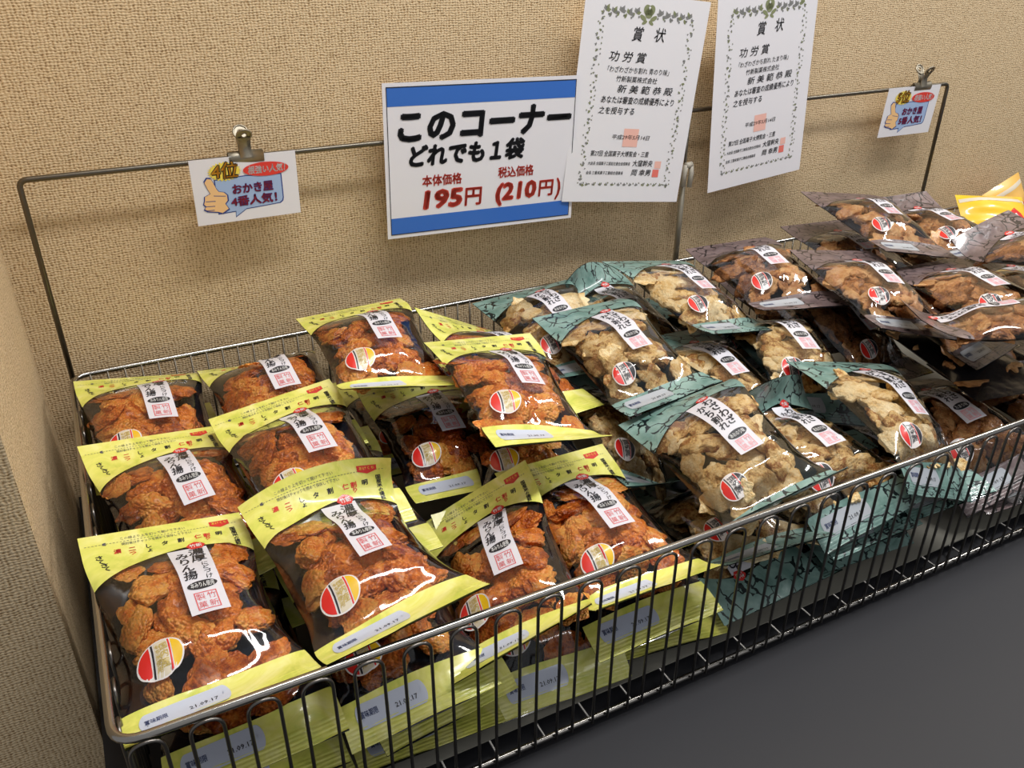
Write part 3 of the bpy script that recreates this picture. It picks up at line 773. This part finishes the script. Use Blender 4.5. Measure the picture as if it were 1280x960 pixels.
# kind, place, turn (rotation vector), (header droop, its skew, hem droop, its skew, arch, twist), label
BAGS = [
    ('y', (0.0696, -0.5028, -0.0132), (0.1640, 0.0977, 0.0639), (0.4126, -0.0540, -0.2576, 0.0231, -0.3362, 0.3277), 'yellow cracker bag at the front left corner of the basket, its hem over the rim'),
    ('y', (0.2141, -0.5033, -0.0089), (0.0570, 0.0128, 0.0947), (-0.4435, -0.9283, -0.2856, 0.1430, -0.3326, 0.4549), 'yellow cracker bag second along the front rim, header creased back'),
    ('y', (0.0877, -0.3272, -0.0173), (0.2644, -0.0235, 0.1373), (0.1207, 0.0758, 0.0001, 0.0000, 0.0141, 0.4626), 'yellow cracker bag along the left side bars, behind the front left corner bag'),
    ('y', (0.0763, -0.1539, -0.0111), (0.2167, 0.1022, 0.0273), (0.6203, 0.2153, 0.0001, 0.0000, -0.2064, -0.2108), 'yellow cracker bag in the back left corner of the basket'),
    ('y', (0.2192, -0.1759, 0.0048), (0.1973, -0.0541, 0.0361), (0.6624, 0.3122, 0.0000, -0.0000, 0.0636, -0.1275), 'yellow cracker bag low against the back bars, second from the left, under the tilted one'),
    ('y', (0.2146, -0.3371, 0.0088), (0.1479, -0.0114, 0.0785), (-0.0501, 0.0931, 0.1868, -0.0256, 0.0737, -0.3271), 'yellow cracker bag tilted in the middle of the left part, header rising to the right'),
    ('y', (0.3462, -0.1821, 0.0437), (0.1730, 0.0429, -0.0296), (0.4528, 0.0993, -0.4335, 0.0155, -0.1174, -0.3674), 'yellow cracker bag raised highest at the back, below the left edge of the price sign'),
    ('y', (0.3947, -0.2601, -0.0568), (0.2007, 0.0106, -0.0397), (0.1814, -0.0443, -0.1604, -0.0068, -0.1869, -0.1443), 'yellow cracker bag lying below the raised back bag, hem lifted at its front'),
    ('y', (0.5027, -0.2282, 0.0062), (0.2010, 0.2591, 0.2108), (0.0885, 0.2359, 0.0002, -0.0001, 0.0161, 0.3362), 'yellow cracker bag mostly covered, its header peeking out right of the raised back bag'),
    ('y', (0.4607, -0.3335, 0.0278), (0.1953, 0.2018, -0.0822), (0.3801, -0.0250, -0.2554, -0.3097, -0.2041, -0.2668), 'yellow cracker bag with strong glare lying next to the first teal bags'),
    ('y', (0.3629, -0.5019, -0.0807), (0.0721, -0.3878, -0.2086), (0.1325, -0.1525, -0.5279, -0.2693, -0.2494, -0.1646), 'yellow cracker bag sunk crookedly at the front rim, header slanting steeply'),
    ('y', (0.4827, -0.4999, -0.0696), (0.1544, -0.0166, -0.0232), (0.0915, -0.0549, -0.6437, 0.0530, -0.1840, 0.0995), 'yellow cracker bag at the front rim, rightmost of the yellow ones'),
    ('g', (0.6195, -0.1535, 0.0033), (0.2889, -0.1231, 0.0204), (0.6980, 0.3364, -0.1971, 0.1006, -0.1685, -0.4657), 'teal rice cake bag at the back bars, leftmost of the teal ones'),
    ('g', (0.7517, -0.1339, -0.0191), (0.2025, 0.0127, 0.1035), (-0.8382, 1.0208, 0.0000, 0.0000, -0.1202, -0.3982), 'teal rice cake bag at the back, second from the left, covered by its neighbours'),
    ('g', (0.6529, -0.2803, 0.0101), (0.3120, -0.1124, 0.0254), (0.6982, 0.2408, -0.2744, -0.0528, -0.2959, -0.1621), 'teal rice cake bag on top in the middle left, next to the glaring yellow bag'),
    ('g', (0.8155, -0.2007, 0.0317), (0.2628, 0.1605, 0.0972), (0.7228, 0.1642, -0.0266, -0.0098, -0.3461, -0.1859), 'teal rice cake bag at the back right of the teal ones, below the certificates'),
    ('g', (0.8869, -0.3419, -0.0129), (0.2672, 0.0810, -0.1665), (0.3109, 0.3880, 0.1872, -0.0723, 0.2954, -0.5488), 'teal rice cake bag of stacked slices in front of the back right teal bag'),
    ('g', (0.7731, -0.3331, -0.0317), (0.2710, 0.0172, 0.0399), (0.2021, 0.0564, 0.0256, 0.0130, 0.0759, 0.0451), 'teal rice cake bag lying lower in the centre, only its label and crumbs showing'),
    ('g', (0.6465, -0.5078, -0.0146), (0.2780, -0.3167, 0.0190), (1.0245, 0.4119, -0.9678, 0.0591, -0.4043, -0.4514), 'large teal rice cake bag at the front rim with star-shaped film glare'),
    ('g', (0.7795, -0.4999, -0.0522), (0.1865, -0.0081, 0.0041), (-1.6757, 0.6141, 0.3760, 0.1497, 0.0869, 0.6122), 'teal rice cake bag at the front rim just right of the star-glare bag'),
    ('g', (0.8968, -0.5130, -0.0250), (0.3811, 0.2226, -0.0577), (0.5013, 0.3183, 0.4469, -0.2096, 0.0369, -0.6457), 'rightmost teal rice cake bag at the front rim, browned pieces on top'),
    ('g', (0.6129, -0.3389, -0.0718), (0.3956, 0.4486, -0.0838), (0.1629, -0.0045, -1.0169, -0.8326, -0.1029, -0.6848), 'teal rice cake bag sunk deep beside the yellow bags, sticker and hem showing'),
    ('g', (0.6503, -0.4950, -0.1123), (-0.1993, -0.0540, -0.0407), (0.4033, 0.0547, -0.4052, 0.0872, -0.0107, -0.1224), 'teal rice cake bag low behind the front bars under the star-glare bag'),
    ('b', (0.9614, -0.1963, 0.0413), (0.1194, -0.0990, -0.1861), (0.1487, 0.2012, -0.1691, 0.1262, -0.0076, -0.2471), 'brown rice cake bag at the back wall, leftmost of the brown ones'),
    ('b', (1.0501, -0.3265, 0.0452), (0.2165, 0.1035, -0.2208), (0.1805, 0.1407, -0.0454, 0.0244, -0.0584, -0.2984), 'brown rice cake bag in the middle with its sticker and glassy corner toward the front'),
    ('b', (1.2107, -0.1772, 0.0806), (0.1982, 0.0651, -0.1932), (0.3364, 0.2243, 0.0829, -0.0467, -0.1715, -0.2932), 'brown rice cake bag highest against the wall, header sticking out left'),
    ('b', (1.3732, -0.1765, 0.0435), (0.0960, -0.0394, -0.1315), (-0.2633, 0.0156, 0.0000, -0.0000, -0.1167, -0.0002), 'brown rice cake bag at the back right below the fifth-place card'),
    ('b', (1.3030, -0.4096, 0.0855), (-0.0972, -0.0421, -0.0137), (-0.4321, 0.4017, 0.0000, 0.0000, -0.0596, -0.9063), 'brown rice cake bag at the right picture edge with header slanting up'),
    ('b', (1.1898, -0.3966, 0.0353), (0.0907, -0.0560, -0.1326), (0.2500, 0.0000, 0.0124, -0.0060, -0.1287, 0.0000), 'brown rice cake bag right of the middle one, long slices under a curved label'),
    ('b', (1.0626, -0.2915, -0.0373), (0.5407, 0.1685, 0.1817), (1.3717, -0.4643, -0.1649, 0.1895, -0.4367, -0.0217), 'brown rice cake bag sunk dark and low beside the teal bags'),
    ('b', (1.0756, -0.5088, 0.0571), (-0.2762, 0.0688, 0.9135), (-0.4248, -0.0772, -0.3221, 0.1643, -0.3352, 0.1324), 'brown rice cake bag turned askew at the right edge above the front rim'),
    ('b', (1.0620, -0.4929, -0.0967), (0.1724, -0.2467, -0.1454), (0.2240, 0.1070, 0.1384, 0.0706, 0.1758, 0.4705), 'brown rice cake bag at the front rim near the right picture edge'),
    ('b', (1.1398, -0.3535, 0.0027), (0.2425, 0.0464, 0.2236), (-0.0005, -0.0002, 0.0000, 0.0000, 0.0209, -0.0532), 'brown rice cake bag wedged below the middle one, only a label tip showing'),
]
for i, (k, loc, rv, q, lab) in enumerate(BAGS): cracker_bag(k, loc, rv, q, lab, 11+i)

# bags lower in the pile: kind, x, y, z, yaw, pitch, roll, (droops), label
LOW = [
    ('y', 0.3970, -0.4950, -0.1230, -5, 22, -6, (0, 0, .5, .1, -.1, 0), 'yellow cracker bag standing slanted behind the front bars, sticker showing below the rim'),
    ('y', 0.4920, -0.4990, -0.1050, -3, 6, -4, (0, 0, .4, -.1, -.2, 0), 'yellow cracker bag behind the front bars directly below the rightmost yellow bag'),
    ('y', 0.0880, -0.4950, -0.0780, 4, 2, 0, (.1, 0, .55, .1, -.2, 0), 'yellow cracker bag under the front left corner bag, hem behind the front bars'),
    ('y', 0.2310, -0.4970, -0.0860, 3, 7, 0, (.1, 0, .6, -.15, -.2, 0), 'yellow cracker bag under the second front bag, wide hem behind the front bars'),
    ('y', 0.0940, -0.4860, -0.1220, 0, 2, 0, (0, 0, .5, -.1, -.1, 0), 'yellow cracker bag second from the bottom in the front left corner'),
    ('y', 0.2500, -0.4860, -0.1220, 8, 3, 0, (0, 0, .5, .15, -.1, 0), 'yellow cracker bag third down in the second front stack'),
    ('y', 0.0950, -0.4800, -0.1640, 3, 0, 0, (0, 0, .1, 0, 0, 0), 'yellow cracker bag on the basket floor in the front left corner'),
    ('y', 0.2500, -0.4800, -0.1640, -2, 0, 0, (0, 0, .1, 0, 0, 0), 'yellow cracker bag on the basket floor, bottom of the second front stack'),
    ('y', 0.5300, -0.4800, -0.1600, -6, 0, 0, (0, 0, .2, .1, 0, 0), 'yellow cracker bag crumpled on the basket floor below the rightmost yellow bags'),
    ('y', 0.4750, -0.3150, -0.0500, -6, 8, 0, (.1, 0, .2, 0, 0, 0), 'yellow cracker bag under the glaring one, only its right end showing'),
    ('y', 0.0880, -0.1700, -0.0630, 3, 4, 0, (0, 0, 0, 0, 0, 0), 'yellow cracker bag below the back left corner bag'),
    ('y', 0.0950, -0.3500, -0.0850, 3, 4, 0, (0, 0, 0, 0, 0, 0), 'yellow cracker bag in the dark gap along the left side bars'),
    ('y', 0.2400, -0.1800, -0.0600, 0, 4, 0, (0, 0, 0, 0, 0, 0), 'yellow cracker bag under the second one at the back bars'),
    ('y', 0.2450, -0.3400, -0.0500, 0, 4, 0, (0, 0, 0, 0, 0, 0), 'yellow cracker bag under the tilted middle one'),
    ('y', 0.3900, -0.1500, -0.0850, -2, 4, 0, (0, 0, 0, 0, 0, 0), 'yellow cracker bag carrying the raised back bag'),
    ('y', 0.5200, -0.1800, -0.0670, 4, 6, 0, (0, 0, 0, 0, 0, 0), 'yellow cracker bag under the one peeking out beside the raised bag'),
    ('g', 0.6500, -0.1750, -0.0600, 2, 8, 0, (0, 0, 0, 0, 0, 0), 'teal rice cake bag under the leftmost one at the back bars'),
    ('g', 0.8000, -0.1700, -0.0600, 2, 8, 0, (0, 0, 0, 0, 0, 0), 'teal rice cake bag in the dark gap under the back teal bags'),
    ('g', 0.8900, -0.2000, -0.0350, 2, 8, 0, (0, 0, 0, 0, 0, 0), 'teal rice cake bag carrying the one below the certificates'),
    ('g', 0.7410, -0.3350, -0.0950, 2, 6, 0, (0, 0, 0, 0, 0, 0), 'teal rice cake bag buried under the centre teal bags'),
    ('g', 0.8500, -0.3716, -0.0734, -6, 6, 0, (0, 0, 0, 0, 0, 0), 'teal rice cake bag carrying the stacked-slices bag'),
    ('g', 0.7900, -0.4950, -0.1100, 1, -3, 0, (0, 0, .3, 0, 0, 0), 'teal rice cake bag with pale hem behind the bars, right of the star-glare bag'),
    ('g', 0.9300, -0.4900, -0.1070, -2, -3, 0, (0, 0, .3, 0, 0, 0), 'teal rice cake bag with pale hem low behind the bars, under the rightmost teal bag'),
    ('g', 0.6430, -0.4920, -0.1330, 182, 4, 0, (.5, .1, 0, 0, 0, 0), 'teal rice cake bag turned round on the floor, header toward the front bars, left one'),
    ('g', 0.8150, -0.4800, -0.1420, 178, 4, 0, (.5, -.1, 0, 0, 0, 0), 'teal rice cake bag turned round on the floor, header toward the front bars, right one'),
    ('g', 0.7000, -0.4700, -0.1680, 3, 0, 0, (0, 0, .1, 0, 0, 0), 'teal rice cake bag flat on the basket floor with grey date panel at the bars'),
    ('b', 1.0600, -0.1800, -0.0500, -8, 8, 0, (0, 0, 0, 0, 0, 0), 'brown rice cake bag under the leftmost brown one at the wall'),
    ('b', 1.2100, -0.1500, 0.0200, -8, 8, 0, (0, 0, 0, 0, 0, 0), 'brown rice cake bag in the dark gap below the highest one at the wall'),
    ('b', 1.3600, -0.1700, -0.0150, -8, 6, 0, (0, 0, 0, 0, 0, 0), 'brown rice cake bag under the one below the fifth-place card'),
    ('b', 1.2300, -0.3600, -0.0590, -8, 6, 0, (0, 0, 0, 0, 0, 0), 'brown rice cake bag under the long-slices one'),
    ('b', 1.1450, -0.4150, -0.0350, -10, 4, 180, (0, 0, 0, 0, 0, 0), 'brown rice cake bag lying face down in the shadow behind the front rim bag'),
    ('b', 1.3900, -0.3700, 0.0000, -4, 6, 0, (0, 0, 0, 0, 0, 0), 'brown rice cake bag under the slanting-header one at the right edge'),
    ('b', 1.2150, -0.4920, -0.0920, -6, 2, 0, (0, 0, .3, 0, -.1, 0), 'brown rice cake bag second along the front rim after the teal ones'),
    ('b', 1.3700, -0.4900, -0.0900, 2, 2, 0, (0, 0, .3, 0, -.1, 0), 'brown rice cake bag beyond the picture edge at the basket front right'),
    ('b', 1.0850, -0.4900, -0.1520, -3, -3, 0, (0, 0, .3, 0, 0, 0), 'brown rice cake bag low behind the front bars at the right edge'),
]
for i, (k, x, y, z, yaw, pi_, ro, q, lab) in enumerate(LOW):
    cracker_bag(k, (x, y, z), euler_rv(yaw, pi_, ro), q, lab, 211+i, n=10, T=.018)

# ------------------------------------------------------------------ yellow snack pouches in the next basket
def pouch(loc, rv, W, H, T, label, panels, seed):
    b = empty('snack_pouch'); b.matrix_world = Matrix.Translation(loc) @ rotvec(rv); tag(b, label, 'snack bag', 'yellow pouches in the next basket')
    def surf(a, c, s):
        e = (1-abs(2*a-1)**3)*(1-abs(2*c-1)**4)
        w = .002*math.sin(seed+9*a+5*c)+.0015*math.sin(21*c+3*a)
        return (-W/2+W*a, s*(T*e+w*e), H*(c-.5)*(1-.04*e))
    N = 20
    for nm, s in (('front_panel', -1), ('rear_panel', 1)):
        V = [surf(i/N, j/N, s) for j in range(N+1) for i in range(N+1)]
        F = [(j*(N+1)+i, j*(N+1)+i+1, (j+1)*(N+1)+i+1, (j+1)*(N+1)+i) for j in range(N) for i in range(N)]
        if s > 0: F = [f[::-1] for f in F]
        mesh_obj(nm, V, F, M[panels[0]], b)
    def patch(nm, a0, a1, c0, c1, m, off, par):
        K = 8; V = []
        for j in range(K+1):
            for i in range(K+1):
                x, y, z = surf(a0+(a1-a0)*i/K, c0+(c1-c0)*j/K, -1); V.append((x, y-off, z))
        F = [(j*(K+1)+i, j*(K+1)+i+1, (j+1)*(K+1)+i+1, (j+1)*(K+1)+i) for j in range(K) for i in range(K)]
        return mesh_obj(nm, V, F, M[m], par)
    patch('end_stripe', .02, .98, .80, .88, 'sticker_cream', .0006, b)
    def diamond(nm, ca, cc, ra, rc, m, off):
        V = []; F = []
        for t in (-1, 0, 1):
            for w in (-1, 0, 1):
                a, c = ca+ra*(t+w)/2, cc+rc*(t-w)/2
                x, y, z = surf(a, c, -1); V.append((x, y-off, z))
        for i in (0, 1):
            for j in (0, 1): F.append((3*i+j, 3*i+j+1, 3*i+j+4, 3*i+j+3))
        return mesh_obj(nm, V, F, M[m], b)
    diamond('red_diamond_mark', .72, .42, .17, .22, 'sticker_red', .0008); diamond('white_diamond', .72, .38, .10, .13, 'white_ink', .0014); diamond('red_diamond_centre', .72, .35, .05, .07, 'sticker_red', .0020)
    return b
pouch((1.665, -.085, .000), euler_rv(-14, -48, 6), .15, .10, .020, 'bright yellow snack pouch with cream stripe at the near end of the next basket', ('pouch_yellow',), 1)
pouch((1.755, -.042, -.010), euler_rv(0, -22, -16), .15, .11, .012, 'pale orange snack pouch with grey end leaning on the wall behind the yellow pouch', ('pouch_orange',), 4)
